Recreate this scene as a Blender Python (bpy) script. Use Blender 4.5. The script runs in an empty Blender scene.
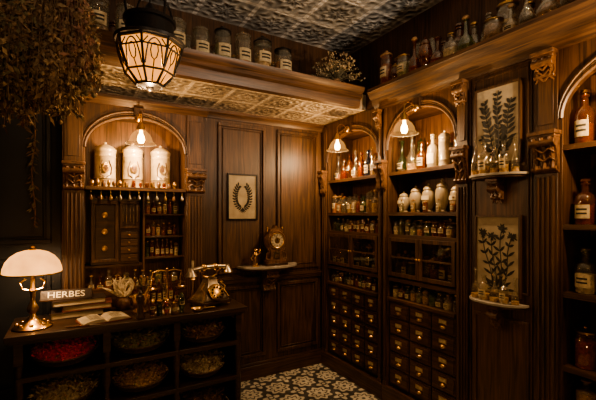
import bpy, bmesh, math, random
from mathutils import Vector, Matrix
random.seed(11)
R=random.random
def U(a,b): return a+(b-a)*random.random()
pi=math.pi
scn=bpy.context.scene

# ---------------------------------------------------------------- materials
def newmat(name):
    m=bpy.data.materials.new(name); m.use_nodes=True
    nt=m.node_tree; nt.nodes.clear()
    out=nt.nodes.new('ShaderNodeOutputMaterial')
    return m,nt,out
def N(nt,t,**k):
    n=nt.nodes.new(t)
    for a,v in k.items(): setattr(n,a,v)
    return n
def link(nt,a,b): nt.links.new(a,b)
def MA(nt,op,a,b=None,c=None):
    n=nt.nodes.new('ShaderNodeMath'); n.operation=op
    for i,v in enumerate((a,b,c)):
        if v is None: continue
        if isinstance(v,(int,float)): n.inputs[i].default_value=v
        else: nt.links.new(v,n.inputs[i])
    return n.outputs[0]
def ramp(nt,fac,stops):
    r=nt.nodes.new('ShaderNodeValToRGB'); nt.links.new(fac,r.inputs[0])
    e=r.color_ramp.elements
    while len(e)<len(stops): e.new(.5)
    for i,(p,c) in enumerate(stops):
        e[i].position=p; e[i].color=(c[0],c[1],c[2],1)
    return r.outputs[0]
def wood(name,c1,c2,axis='z',rough=.44,sc=1.0):
    m,nt,out=newmat(name)
    p=N(nt,'ShaderNodeBsdfPrincipled'); link(nt,p.outputs[0],out.inputs[0])
    tc=N(nt,'ShaderNodeTexCoord'); mp=N(nt,'ShaderNodeMapping')
    link(nt,tc.outputs['Object'],mp.inputs[0])
    s={'x':(1.2,26,26),'y':(26,1.2,26),'z':(26,26,1.2)}[axis]
    mp.inputs['Scale'].default_value=[v*sc for v in s]
    n1=N(nt,'ShaderNodeTexNoise'); n1.inputs['Scale'].default_value=2.2; n1.inputs['Detail'].default_value=8
    n1.inputs['Distortion'].default_value=1.0; link(nt,mp.outputs[0],n1.inputs['Vector'])
    n2=N(nt,'ShaderNodeTexNoise'); n2.inputs['Scale'].default_value=1.7; n2.inputs['Detail'].default_value=3
    link(nt,tc.outputs['Object'],n2.inputs['Vector'])
    f=MA(nt,'ADD',MA(nt,'MULTIPLY',n1.outputs[0],.7),MA(nt,'MULTIPLY',n2.outputs[0],.3))
    col=ramp(nt,f,[(.36,c1),(.52,[(a+b)/2 for a,b in zip(c1,c2)]),(.66,c2)])
    link(nt,col,p.inputs['Base Color'])
    p.inputs['Roughness'].default_value=rough
    bp=N(nt,'ShaderNodeBump'); bp.inputs['Strength'].default_value=.25; bp.inputs['Distance'].default_value=.004
    link(nt,n1.outputs[0],bp.inputs['Height']); link(nt,bp.outputs[0],p.inputs['Normal'])
    return m
def pm(name,c,rough=.5,metal=0,var=.25,sc=12,bump=.1,coat=0):
    m,nt,out=newmat(name)
    p=N(nt,'ShaderNodeBsdfPrincipled'); link(nt,p.outputs[0],out.inputs[0])
    tc=N(nt,'ShaderNodeTexCoord')
    n1=N(nt,'ShaderNodeTexNoise'); n1.inputs['Scale'].default_value=sc; n1.inputs['Detail'].default_value=5
    link(nt,tc.outputs['Object'],n1.inputs['Vector'])
    col=ramp(nt,n1.outputs[0],[(.3,[v*(1-var) for v in c]),(.7,[min(1,v*(1+var)) for v in c])])
    link(nt,col,p.inputs['Base Color'])
    p.inputs['Roughness'].default_value=rough; p.inputs['Metallic'].default_value=metal
    p.inputs['Coat Weight'].default_value=coat
    if bump:
        bp=N(nt,'ShaderNodeBump'); bp.inputs['Strength'].default_value=bump; bp.inputs['Distance'].default_value=.01
        link(nt,n1.outputs[0],bp.inputs['Height']); link(nt,bp.outputs[0],p.inputs['Normal'])
    return m
def glass(name,tint,gl=.08,rough=.05,haze=.03,hc=(.8,.75,.62)):
    m,nt,out=newmat(name)
    tr=N(nt,'ShaderNodeBsdfTransparent'); tr.inputs[0].default_value=(*tint,1)
    g=N(nt,'ShaderNodeBsdfGlossy'); g.inputs['Roughness'].default_value=rough; g.inputs[0].default_value=(.9,.9,.85,1)
    d=N(nt,'ShaderNodeBsdfDiffuse'); d.inputs[0].default_value=(*hc,1)
    m0=N(nt,'ShaderNodeMixShader'); m0.inputs[0].default_value=haze; link(nt,tr.outputs[0],m0.inputs[1]); link(nt,d.outputs[0],m0.inputs[2])
    lw=N(nt,'ShaderNodeLayerWeight'); lw.inputs[0].default_value=.35
    f=MA(nt,'ADD',MA(nt,'MULTIPLY',lw.outputs['Facing'],.5),gl)
    mx=N(nt,'ShaderNodeMixShader'); link(nt,f,mx.inputs[0]); link(nt,m0.outputs[0],mx.inputs[1]); link(nt,g.outputs[0],mx.inputs[2])
    link(nt,mx.outputs[0],out.inputs[0]); return m
def glow(name,c,s,tr=.35,tc_=None):
    m,nt,out=newmat(name)
    e=N(nt,'ShaderNodeEmission'); e.inputs[1].default_value=s
    tc=N(nt,'ShaderNodeTexCoord'); n1=N(nt,'ShaderNodeTexNoise'); n1.inputs['Scale'].default_value=9
    link(nt,tc.outputs['Object'],n1.inputs['Vector'])
    link(nt,ramp(nt,n1.outputs[0],[(.3,[v*.65 for v in c]),(.7,c)]),e.inputs[0])
    t=N(nt,'ShaderNodeBsdfTransparent'); t.inputs[0].default_value=(*(tc_ or c),1)
    mx=N(nt,'ShaderNodeMixShader'); mx.inputs[0].default_value=tr
    link(nt,e.outputs[0],mx.inputs[1]); link(nt,t.outputs[0],mx.inputs[2]); link(nt,mx.outputs[0],out.inputs[0]); return m

W1=(.019,.0092,.0047); W2=(.125,.062,.027)
woodz=wood('oak_vertical',W1,W2,'z'); woodx=wood('oak_along_x',W1,W2,'x'); woody=wood('oak_along_y',W1,W2,'y')
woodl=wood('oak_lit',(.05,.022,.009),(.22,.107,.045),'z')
woodd=wood('walnut_dark',(.014,.0075,.0045),(.06,.03,.014),'x',.36)
carve=pm('carved_wood',(.115,.057,.026),.4,0,.5,40,.4)
brass=pm('brass',(.55,.35,.14),.28,1,.3,20,.05)
iron=pm('black_iron',(.012,.01,.009),.4,.6,.3,20,.1)
silver=pm('tarnished_silver',(.55,.48,.38),.28,1,.4,20,.05)
cream=pm('porcelain',(.38,.32,.22),.25,0,.2,14,0,coat=.4)
enamel=pm('aged_enamel',(.46,.36,.22),.35,0,.3,14,0,coat=.3)
paper=pm('old_paper',(.38,.32,.22),.8,0,.2,14,.05)
label=pm('bottle_label',(.42,.34,.21),.8,0,.3,60,.02)
ink=pm('pressed_leaf',(.022,.02,.014),.8,0,.4,30,.1)
marble=pm('marble',(.33,.30,.25),.25,0,.3,8,0)
cork=pm('cork',(.25,.14,.06),.8,0,.4,60,.2)
slate=pm('slate_paint',(.014,.018,.024),.45,0,.3,3,.05)
book1=pm('leather_dark',(.03,.018,.012),.5,0,.4,40,.3)
book2=pm('leather_red',(.12,.03,.018),.5,0,.4,40,.3)
wick=pm('wicker',(.10,.06,.03),.7,0,.6,90,.6)
gl_clear=glass('clear_glass',(.92,.90,.83),.1); gl_amber=glass('amber_glass',(.55,.22,.05),.08,.05,.09,(.45,.17,.04)); gl_green=glass('green_glass',(.35,.45,.24),.1,.05,.05,(.25,.35,.15))
gl_blue=glass('blue_glass',(.08,.14,.4)); gl_pane=glass('pane_glass',(.90,.88,.82),.02,.03,0)
cont=[pm('herb_'+n,c,.8,0,.5,70,.5) for n,c in (('ochre',(.40,.25,.10)),('brown',(.2,.11,.05)),('olive',(.22,.21,.09)),('rust',(.34,.13,.05)),('bone',(.46,.38,.25)),('dark',(.07,.045,.02)))]
red=pm('red_berries',(.85,.035,.04),.4,0,.5,60,.2)
bulb=glow('bulb_glow',(1,.6,.22),34,.15)
frost=glow('frosted_shade',(1,.5,.16),1.3,.80,(1,.9,.72))
shadeg=glow('amber_lantern_glass',(1,.38,.08),1.4,.12,(1,.6,.25))
milk=glow('milk_glass',(1,.44,.12),1.9,.06)
opal=glow('fill_lamp_opal',(1,.72,.4),5,.4)  # glowing glass, only on the added fill lamps
gold=pm('gold_letter',(.75,.68,.5),.5,.1,.1,10,0)
bott=[gl_clear,gl_amber,gl_clear,gl_green,gl_amber,gl_clear]

def tin(name,tile,c0,c1,c2):
    m,nt,out=newmat(name)
    p=N(nt,'ShaderNodeBsdfPrincipled'); link(nt,p.outputs[0],out.inputs[0])
    tc=N(nt,'ShaderNodeTexCoord'); sx=N(nt,'ShaderNodeSeparateXYZ'); link(nt,tc.outputs['Object'],sx.inputs[0])
    fx=MA(nt,'SUBTRACT',MA(nt,'FRACT',MA(nt,'DIVIDE',sx.outputs[0],tile)),.5)
    fy=MA(nt,'SUBTRACT',MA(nt,'FRACT',MA(nt,'DIVIDE',sx.outputs[1],tile)),.5)
    r=MA(nt,'SQRT',MA(nt,'ADD',MA(nt,'MULTIPLY',fx,fx),MA(nt,'MULTIPLY',fy,fy)))
    an=MA(nt,'ARCTAN2',fy,fx)
    pet=MA(nt,'MULTIPLY',MA(nt,'COSINE',MA(nt,'MULTIPLY',an,8)),.05)
    rings=MA(nt,'SINE',MA(nt,'MULTIPLY',MA(nt,'ADD',r,pet),30))
    ax=MA(nt,'ABSOLUTE',fx); ay=MA(nt,'ABSOLUTE',fy)
    bd=MA(nt,'GREATER_THAN',MA(nt,'MAXIMUM',ax,ay),.455)
    dia=MA(nt,'SINE',MA(nt,'MULTIPLY',MA(nt,'ADD',ax,ay),26))
    vo=N(nt,'ShaderNodeTexVoronoi'); vo.inputs['Scale'].default_value=20; link(nt,tc.outputs['Object'],vo.inputs['Vector'])
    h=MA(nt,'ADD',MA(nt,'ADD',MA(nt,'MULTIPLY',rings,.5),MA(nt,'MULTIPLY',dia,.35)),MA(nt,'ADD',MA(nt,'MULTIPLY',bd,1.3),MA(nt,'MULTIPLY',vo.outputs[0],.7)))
    bp=N(nt,'ShaderNodeBump'); bp.inputs['Strength'].default_value=.8; bp.inputs['Distance'].default_value=.015
    link(nt,h,bp.inputs['Height']); link(nt,bp.outputs[0],p.inputs['Normal'])
    n1=N(nt,'ShaderNodeTexNoise'); n1.inputs['Scale'].default_value=3; n1.inputs['Detail'].default_value=6; link(nt,tc.outputs['Object'],n1.inputs['Vector'])
    f=MA(nt,'ADD',MA(nt,'MULTIPLY',h,.2),n1.outputs[0])  # random tone, plus recess shade painted into the colour from relief height
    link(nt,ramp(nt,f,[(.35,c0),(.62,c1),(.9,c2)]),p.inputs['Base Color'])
    p.inputs['Metallic'].default_value=.1; p.inputs['Roughness'].default_value=.36
    return m
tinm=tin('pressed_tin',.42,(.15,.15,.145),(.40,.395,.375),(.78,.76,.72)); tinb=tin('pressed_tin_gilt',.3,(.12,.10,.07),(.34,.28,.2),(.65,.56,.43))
def tiles():
    m,nt,out=newmat('encaustic_tile')
    p=N(nt,'ShaderNodeBsdfPrincipled'); link(nt,p.outputs[0],out.inputs[0])
    tc=N(nt,'ShaderNodeTexCoord'); sx=N(nt,'ShaderNodeSeparateXYZ'); link(nt,tc.outputs['Object'],sx.inputs[0])
    Tt=.26
    fx=MA(nt,'ABSOLUTE',MA(nt,'SUBTRACT',MA(nt,'FRACT',MA(nt,'DIVIDE',sx.outputs[0],Tt)),.5))
    fy=MA(nt,'ABSOLUTE',MA(nt,'SUBTRACT',MA(nt,'FRACT',MA(nt,'DIVIDE',sx.outputs[1],Tt)),.5))
    r=MA(nt,'SQRT',MA(nt,'ADD',MA(nt,'MULTIPLY',fx,fx),MA(nt,'MULTIPLY',fy,fy)))
    an=MA(nt,'ARCTAN2',fy,fx)
    rr=MA(nt,'ADD',r,MA(nt,'MULTIPLY',MA(nt,'COSINE',MA(nt,'MULTIPLY',an,8)),-.05))
    star=MA(nt,'LESS_THAN',rr,.21); core=MA(nt,'LESS_THAN',r,.06)
    ring=MA(nt,'MULTIPLY',MA(nt,'GREATER_THAN',rr,.27),MA(nt,'LESS_THAN',rr,.38))
    cx=MA(nt,'SUBTRACT',.5,fx); cy=MA(nt,'SUBTRACT',.5,fy)
    rc=MA(nt,'SQRT',MA(nt,'ADD',MA(nt,'MULTIPLY',cx,cx),MA(nt,'MULTIPLY',cy,cy)))
    ac=MA(nt,'ARCTAN2',cy,cx)
    r3=MA(nt,'ADD',rc,MA(nt,'MULTIPLY',MA(nt,'COSINE',MA(nt,'MULTIPLY',ac,4)),-.09))
    c1=MA(nt,'LESS_THAN',r3,.20); c2=MA(nt,'MULTIPLY',MA(nt,'LESS_THAN',rc,.11),MA(nt,'GREATER_THAN',rc,.06))
    k=MA(nt,'MAXIMUM',MA(nt,'SUBTRACT',star,core),MA(nt,'MAXIMUM',ring,MA(nt,'SUBTRACT',c1,c2)))
    mx=N(nt,'ShaderNodeMix',data_type='RGBA'); link(nt,k,mx.inputs[0])
    n1=N(nt,'ShaderNodeTexNoise'); n1.inputs['Scale'].default_value=8; link(nt,tc.outputs['Object'],n1.inputs['Vector'])
    link(nt,ramp(nt,n1.outputs[0],[(.3,(.055,.054,.050)),(.7,(.11,.108,.10))]),mx.inputs[6])
    link(nt,ramp(nt,n1.outputs[0],[(.3,(.50,.47,.38)),(.7,(.72,.68,.56))]),mx.inputs[7])
    link(nt,mx.outputs[2],p.inputs['Base Color']); p.inputs['Roughness'].default_value=.35
    return m
tile=tiles()

# ---------------------------------------------------------------- builder
class B:
    def __init__(s,name,M=None):
        s.n=name; s.v=[]; s.f=[]; s.mats=[]; s.M=M or Matrix()
    def mi(s,m):
        if m not in s.mats: s.mats.append(m)
        return s.mats.index(m)
    def add(s,vs,fs,m,smooth=False):
        o=len(s.v); i=s.mi(m)
        s.v+= [tuple(s.M@Vector(v)) for v in vs]
        for f in fs: s.f.append(([o+k for k in f],i,smooth))
    def box(s,x0,x1,y0,y1,z0,z1,m):
        vs=[(x,y,z) for x in (x0,x1) for y in (y0,y1) for z in (z0,z1)]
        s.add(vs,[(0,1,3,2),(4,6,7,5),(0,4,5,1),(2,3,7,6),(0,2,6,4),(1,5,7,3)],m)
    def cbox(s,c,d,m,rot=None):
        x,y,z=[v/2 for v in d]; Rm=rot or Matrix.Identity(3)
        vs=[tuple(Vector(c)+Rm@Vector((a*x,b*y,e*z))) for a in (-1,1) for b in (-1,1) for e in (-1,1)]
        s.add(vs,[(0,1,3,2),(4,6,7,5),(0,4,5,1),(2,3,7,6),(0,2,6,4),(1,5,7,3)],m)
    def lathe(s,prof,c,m,seg=14,axis=None,smooth=True,sx=1,sy=1,rot0=0):
        c=Vector(c); Q=Vector((0,0,1)).rotation_difference(Vector(axis).normalized()).to_matrix() if axis else None
        vs=[];rows=[]
        for (r,z) in prof:
            if r<1e-5: pts=[Vector((0,0,z))]
            else: pts=[Vector((r*sx*math.cos(2*pi*k/seg+rot0),r*sy*math.sin(2*pi*k/seg+rot0),z)) for k in range(seg)]
            row=[]
            for q in pts:
                if Q: q=Q@q
                row.append(len(vs)); vs.append(tuple(c+q))
            rows.append(row)
        fs=[]
        for a,b in zip(rows,rows[1:]):
            if len(a)==1 and len(b)==1: continue
            for k in range(seg):
                k2=(k+1)%seg
                if len(a)==1: fs.append((a[0],b[k],b[k2]))
                elif len(b)==1: fs.append((a[k],a[k2],b[0]))
                else: fs.append((a[k],a[k2],b[k2],b[k]))
        s.add(vs,fs,m,smooth)
    def sph(s,c,r,m,seg=10,sz=1,n=6,sx=1,sy=1):
        s.lathe([(r*math.sin(pi*i/n),-r*sz*math.cos(pi*i/n)) for i in range(n+1)],c,m,seg,sx=sx,sy=sy)
    def tube(s,pts,r,m,seg=6):
        pts=[Vector(p) for p in pts]; n=len(pts)
        rs=r if isinstance(r,(list,tuple)) else [r]*n
        vs=[];fs=[];up=Vector((.13,.21,.97))
        for i,p in enumerate(pts):
            t=(pts[min(i+1,n-1)]-pts[max(i-1,0)])
            if t.length<1e-7: t=Vector((0,0,1))
            t.normalize()
            a=t.cross(up)
            if a.length<.1: a=t.cross(Vector((1,.1,0)))
            a.normalize(); b=a.cross(t); up=b
            for k in range(seg):
                an=2*pi*k/seg; vs.append(tuple(p+(a*math.cos(an)+b*math.sin(an))*rs[i]))
        for i in range(n-1):
            for k in range(seg):
                k2=(k+1)%seg; fs.append((i*seg+k,i*seg+k2,(i+1)*seg+k2,(i+1)*seg+k))
        fs.append(tuple(range(seg))); fs.append(tuple((n-1)*seg+k for k in range(seg)))
        s.add(vs,fs,m,True)
    def prism(s,poly,axis,a0,a1,m):
        def P(a,b,w):
            return {'x':(w,a,b),'y':(a,w,b),'z':(a,b,w)}[axis]
        n=len(poly); vs=[P(a,b,a0) for a,b in poly]+[P(a,b,a1) for a,b in poly]
        fs=[tuple(range(n)),tuple(range(2*n-1,n-1,-1))]+[(i,(i+1)%n,n+(i+1)%n,n+i) for i in range(n)]
        s.add(vs,fs,m)
    def octa(s,c,r,m):
        x,y,z=c; a,b,d=r*U(.7,1.2),r*U(.7,1.2),r*U(.7,1.3)
        s.add([(x+a,y,z),(x-a,y,z),(x,y+b,z),(x,y-b,z),(x,y,z+d),(x,y,z-d)],
              [(0,2,4),(2,1,4),(1,3,4),(3,0,4),(2,0,5),(1,2,5),(3,1,5),(0,3,5)],m)
    def leaf(s,c,d,L,w,m):
        c=Vector(c); d=Vector(d).normalized(); q=d.cross(Vector((U(-1,1),U(-1,1),U(-1,1)))); 
        if q.length<.05: q=Vector((1,0,0))
        q.normalize()
        s.add([tuple(c),tuple(c+d*L*.5+q*w),tuple(c+d*L),tuple(c+d*L*.5-q*w)],[(0,1,2,3)],m)
    def arch(s,x0,x1,zs,rise,zt,y0,y1,m,n=20):
        cx=(x0+x1)/2; a=(x1-x0)/2; vs=[];fs=[]
        for i in range(n+1):
            t=pi*(1-i/n); x=cx+a*math.cos(t); z=zs+rise*math.sin(t)
            vs+=[(x,y0,z),(x,y0,zt),(x,y1,z),(x,y1,zt)]
        for i in range(n):
            o=4*i; fs+=[(o,o+4,o+5,o+1),(o+2,o+3,o+7,o+6),(o,o+2,o+6,o+4),(o+1,o+5,o+7,o+3)]
        fs+=[(0,1,3,2),(4*n,4*n+2,4*n+3,4*n+1)]
        s.add(vs,fs,m)
    def done(s,bev=0):
        if not s.v: return None
        xs=list(zip(*s.v)); c=Vector([(min(a)+max(a))/2 for a in xs]); 
        me=bpy.data.meshes.new(s.n)
        me.from_pydata([tuple(Vector(v)-c) for v in s.v],[],[f[0] for f in s.f])
        for m in s.mats: me.materials.append(m)
        for p,f in zip(me.polygons,s.f): p.material_index=f[1]; p.use_smooth=f[2]
        bm=bmesh.new(); bm.from_mesh(me); bmesh.ops.recalc_face_normals(bm,faces=bm.faces); bm.to_mesh(me); bm.free()
        me.set_sharp_from_angle(angle=math.radians(42))
        ob=bpy.data.objects.new(s.n,me); ob.location=c; scn.collection.objects.link(ob)
        if bev:
            md=ob.modifiers.new('bevel','BEVEL'); md.width=bev; md.segments=1; md.limit_method='ANGLE'; md.angle_limit=math.radians(60)
        return ob
def light(name,loc,e,col=(1,.64,.34),rad=.03,parent=None,spot=None,target=None):
    l=bpy.data.lights.new(name,'SPOT' if spot else 'POINT'); l.energy=e; l.color=col; l.shadow_soft_size=rad
    o=bpy.data.objects.new(name,l); scn.collection.objects.link(o)
    if spot:
        l.spot_size=spot; l.spot_blend=.6
        d=Vector(target)-Vector(loc); o.rotation_euler=d.to_track_quat('-Z','Y').to_euler()
    if parent: o.parent=parent; o.location=Vector(loc)-parent.location
    else: o.location=loc
    return o

RW=Matrix.Rotation(-pi/2,4,'Z')           # right wall frame: local x -> -Y, local y -> +X
def T(x,y,z): return Matrix.Translation((x,y,z))

# ---------------------------------------------------------------- room shell
b=B('floor'); b.box(-2.95,.34,-5,0,-.06,0,tile); b.done()
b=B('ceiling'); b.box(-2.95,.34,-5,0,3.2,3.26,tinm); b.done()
b=B('wall_left'); b.box(-3.03,-2.95,-5,.08,0,3.26,slate); b.done()
b=B('wall_front'); b.box(-2.95,.34,-5.08,-5,0,3.26,woodz); b.done()
b=B('wall_right'); b.box(.34,.42,-5.08,.08,0,3.26,woodz); b.done()
b=B('wall_back'); b.box(-2.95,.34,0,.08,0,3.26,woodz)
b.box(-2.95,-2.26,-.012,0,0,2.4,slate)
def fr(b,x0,x1,z0,z1,y,m,w=.03,d=.022,f=1):
    b.box(x0,x1,y-d,y,z0,z0+w,m); b.box(x0,x1,y-d,y,z1-w,z1,m)
    b.box(x0,x0+w,y-d,y,z0+w,z1-w,m); b.box(x1-w,x1,y-d,y,z0+w,z1-w,m)
    if f:
        w2=w+.012
        b.box(x0+w2,x0+w2+.008,y-d*.5,y,z0+w2,z1-w2,m); b.box(x1-w2-.008,x1-w2,y-d*.5,y,z0+w2,z1-w2,m)
        b.box(x0+w2,x1-w2,y-d*.5,y,z1-w2-.008,z1-w2,m); b.box(x0+w2,x1-w2,y-d*.5,y,z0+w2,z0+w2+.008,m)
for x0,x1 in ((-1.10,-.64),(-.52,-.06)):
    fr(b,x0,x1,.98,2.31,0,woodz); fr(b,x0,x1,.2,.86,0,woodz)
fr(b,-2.9,-2.32,.3,1.2,-.012,slate); fr(b,-2.9,-2.32,1.3,2.3,-.012,slate)
b.done(.003)
b=B('baseboard_back'); b.box(-1.27,-.02,-.025,0,0,.12,woodx); b.box(-1.27,-.02,-.015,0,.12,.145,woodx); b.done(.003)
b=B('trim_chair_rail'); b.box(-1.27,-.02,-.02,0,.885,.945,woodx); b.box(-1.27,-.02,-.03,0,.92,.935,woodx); b.done(.003)
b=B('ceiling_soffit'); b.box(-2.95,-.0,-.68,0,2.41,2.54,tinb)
b.done()
b=B('trim_beam')
b.prism([(-.68,2.40),(-.74,2.40),(-.75,2.43),(-.755,2.46),(-.775,2.475),(-.775,2.50),(-.80,2.52),(-.81,2.55),(-.68,2.55)],'x',-2.95,-.12,woodx)
b.done()
b=B('trim_wall_crown'); b.prism([(0,2.34),(-.02,2.34),(-.03,2.37),(-.05,2.385),(-.05,2.41),(0,2.41)],'x',-2.95,-.0,woodx); b.done()

# ---------------------------------------------------------------- cabinets
def corbel(b,cx,z0,z1,w,y,m=carve,d=.06):
    h=z1-z0
    b.box(cx-w/2-.008,cx+w/2+.008,y-d-.012,y,z1-.02,z1,m)
    b.box(cx-w/2-.002,cx+w/2+.002,y-d,y,z1-.035,z1-.02,m)
    pr=[(y,z1-.035),(y-d*.95,z1-.035),(y-d*.9,z1-.25*h),(y-d*.55,z1-.45*h),(y-d*.35,z1-.7*h),(y-d*.45,z0+.12*h),(y-d*.25,z0+.02*h),(y,z0)]
    b.prism(pr,'x',cx-w/2,cx+w/2,m)
    for sx in (-1,0,1):
        x=cx+sx*w*.33
        b.tube([(x,q[0]-.003,q[1]) for q in pr[1:-1]],[.010,.014,.012,.010,.012,.005],m,5)
    for k in range(4):
        zz=z1-.06-k*h*.2
        for sx in (-1,1): b.tube([(cx,y-d*(.95-.2*k)-.004,zz-.01),(cx+sx*w*.25,y-d*(.9-.2*k)-.008,zz+.012),(cx+sx*w*.46,y-d*(.8-.18*k),zz-.012)],[.006,.008,.003],m,5)
    b.lathe([(0,-w*.52),(.022,-w*.52),(.022,w*.52),(0,w*.52)],(cx,y-d*.82,z1-.06),m,10,axis=(1,0,0))
    b.lathe([(0,-w*.5),(.013,-w*.5),(.013,w*.5),(0,w*.5)],(cx,y-d*.42,z0+.1*h),m,8,axis=(1,0,0))
def pilaster(b,x0,x1,z0,z1,y,mz,zc0,zc1):
    w=x1-x0; cx=(x0+x1)/2
    b.box(x0+.004,x1-.004,y-.022,y,z0,z0+.16,mz)
    b.box(x0+.01,x1-.01,y-.016,y,z0+.16,zc0,mz)
    nf=max(2,int((w-.03)/.022))
    for i in range(nf):
        x=x0+.018+(w-.036)*(i+.5)/nf
        b.tube([(x,y-.018,z0+.2),(x,y-.018,zc0-.02)],.0075,mz,6)
    corbel(b,cx,zc0,zc1,w-.012,y-.002)
    b.box(x0+.012,x1-.012,y-.014,y,zc1,z1,mz)
    b.box(x0+.03,x1-.03,y-.02,y,zc1+.04,z1-.06,mz)
def archtrim(b,x0,x1,zs,rise,y,m):
    cx=(x0+x1)/2;a=(x1-x0)/2
    for off,rr in ((.012,.011),(.032,.007),(.05,.010)):
        pts=[]
        for i in range(25):
            t=pi*(1-i/24); pts.append((cx+(a+off*.35)*math.cos(t),y-.006,zs+(rise+off)*math.sin(t)))
        b.tube(pts,rr,m,6)
    b.prism([(cx-.025,zs+rise-.01),(cx+.025,zs+rise-.01),(cx+.035,zs+rise+.075),(cx-.035,zs+rise+.075)],'y',y-.035,y,m)
def drawers(b,x0,x1,z0,z1,nc,nr,y,mx):
    w=(x1-x0)/nc;h=(z1-z0)/nr
    for i in range(nc):
        for j in range(nr):
            a=x0+i*w+.006; c=x0+(i+1)*w-.006; p=z0+j*h+.006; q=z0+(j+1)*h-.006
            b.box(a,c,y-.012,y+.02,p,q,mx)
            b.box(a+.012,c-.012,y-.018,y-.012,p+.012,q-.012,mx)
            cx=(a+c)/2; cz=(p+q)/2
            b.box(cx-.034,cx+.034,y-.021,y-.018,cz+.002,cz+.034,brass)
            b.box(cx-.029,cx+.029,y-.0225,y-.021,cz+.006,cz+.030,label)
            b.lathe([(.026,0),(.024,.008),(.015,.016),(0,.02)],(cx,y-.018,cz-.018),brass,8,axis=(0,-1,0),sy=.6)
def door(b,x0,x1,z0,z1,y,m,knob=1,bars=1):
    w=.028
    b.box(x0,x1,y-.018,y,z0,z0+w,m); b.box(x0,x1,y-.018,y,z1-w,z1,m)
    b.box(x0,x0+w,y-.018,y,z0+w,z1-w,m); b.box(x1-w,x1,y-.018,y,z0+w,z1-w,m)
    b.box(x0+w,x1-w,y-.010,y-.009,z0+w,z1-w,gl_pane)
    if bars: b.box(x0+w,x1-w,y-.014,y-.002,(z0+z1)/2-.006,(z0+z1)/2+.006,m)
    kx=x1-.014 if knob>0 else x0+.014
    b.sph((kx,y-.026,(z0+z1)/2),.009,brass)
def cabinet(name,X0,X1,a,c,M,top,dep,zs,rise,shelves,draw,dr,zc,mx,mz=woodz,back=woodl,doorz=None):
    b=B(name,M)
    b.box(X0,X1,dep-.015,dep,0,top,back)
    b.box(X0,a,0,dep-.015,0,top,mz); b.box(c,X1,0,dep-.015,0,top,mz)
    b.arch(a,c,zs,rise,top,0,.03,mz); b.box(a,c,.03,dep-.015,zs+rise+.015,zs+rise+.035,mx)
    archtrim(b,a,c,zs,rise,0,mz)
    for z in shelves: b.box(a,c,.012,dep-.015,z-.022,z,mx); b.box(a,c,.004,.012,z-.026,z+.002,mx)
    if draw:
        z0,z1,nc,nr=draw
        b.box(a,c,.02,dep-.015,z0-.02,z1+.0,woodd); drawers(b,a+.004,c-.004,z0,z1-.005,nc,nr,.02,mx)
        b.box(a-.0,c+.0,-.02,dep-.015,z1,z1+.025,mx)
        b.box(X0,X1,-.03,0,0,z0-.02,mx); b.box(a,c,0,dep-.015,0,z0-.02,woodd)
    if doorz:
        z0,z1=doorz; m=(a+c)/2
        door(b,a+.004,m-.002,z0,z1,.01,mz,1); door(b,m+.002,c-.004,z0,z1,.01,mz,-1)
    for (p0,p1) in dr: pilaster(b,p0,p1,0.0,top-.02,0,mz,zc[0],zc[1])
    return b.done(.002)

D=.325
SH=[1.84,1.52,1.345,1.0]
cabinet('apothecary_cabinet',.003,.90,.11,.835,RW,2.40,D,2.02,.24,SH,(.15,.82,4,5),[(.012,.104),(.842,.895)],(1.70,1.94),woody,doorz=(1.02,1.32))
cabinet('apothecary_cabinet',.905,1.695,.955,1.585,RW,2.40,D,2.02,.26,SH,(.15,.82,3,5),[(.905,.95),(1.59,1.69)],(1.70,1.94),woody,doorz=(1.02,1.32))
cabinet('apothecary_cabinet',2.075,3.1,2.22,2.92,RW,2.40,D,2.0,.26,[1.86,1.45,1.1,.72],(.1,.5,3,3),[(2.08,2.215),(2.925,3.06)],(1.72,1.94),woody)
b=B('picture_panelling',RW); b.box(1.7,2.07,0,D-.002,0,2.40,woodz); fr(b,1.715,2.055,1.05,2.34,0,woodz,.012,.008,0); fr(b,1.715,2.055,.2,.9,0,woodz,.02,.008,0); b.box(1.7,2.07,-.008,0,0,.14,woody); b.done(.002)
b=B('oak_panelling',RW); b.box(3.105,4.99,0,D-.002,0,2.40,woodz); b.box(3.105,4.99,-.02,0,0,.14,woody); b.done(.002)
b=B('trim_cornice_right',RW)
b.prism([(0,2.36),(-.02,2.36),(-.03,2.39),(-.055,2.41),(-.06,2.44),(-.085,2.46),(-.10,2.49),(-.11,2.50),(-.11,2.525),(.34,2.525),(.34,2.402),(0,2.402)],'x',.82,5,woody); 
b.box(0,.82,.001,.34,2.402,2.525,woody)
b.done()
b=B('trim_carved_corbels',RW)
for x,w in ((.873,.045),(1.64,.075),(2.15,.10),(3.0,.1)): corbel(b,x,2.22,2.36,w,-.02,d=.04)
b.done(.0015)

BC=T(0,-.22,0)
b=B('display_cabinet',BC)
a,c=-2.115,-1.434; X0,X1=-2.25,-1.28; dep=.218
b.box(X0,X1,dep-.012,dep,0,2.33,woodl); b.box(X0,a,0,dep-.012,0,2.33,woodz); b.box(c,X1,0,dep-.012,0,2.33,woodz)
b.arch(a,c,1.97,.235,2.33,0,.03,woodz); b.box(a,c,.03,dep-.012,2.22,2.24,woodx); archtrim(b,a,c,1.97,.235,0,woodz)
b.prism([(0,2.28),(-.015,2.28),(-.03,2.30),(-.05,2.32),(-.05,2.338),(0,2.338)],'x',X0-.02,X1+.02,woodx)
b.box(a,c,-.03,dep-.012,1.675,1.70,woodx)
for z in (1.51,1.34,1.18): b.box(-1.72,c,.06,dep-.012,z-.014,z,woodx)
b.box(a,c,-.0,dep-.012,.84,.98,woodx); b.box(a,c,.02,dep-.012,0,.84,woodd)
b.box(-1.735,-1.72,.05,dep-.012,.98,1.675,woodz)
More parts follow.
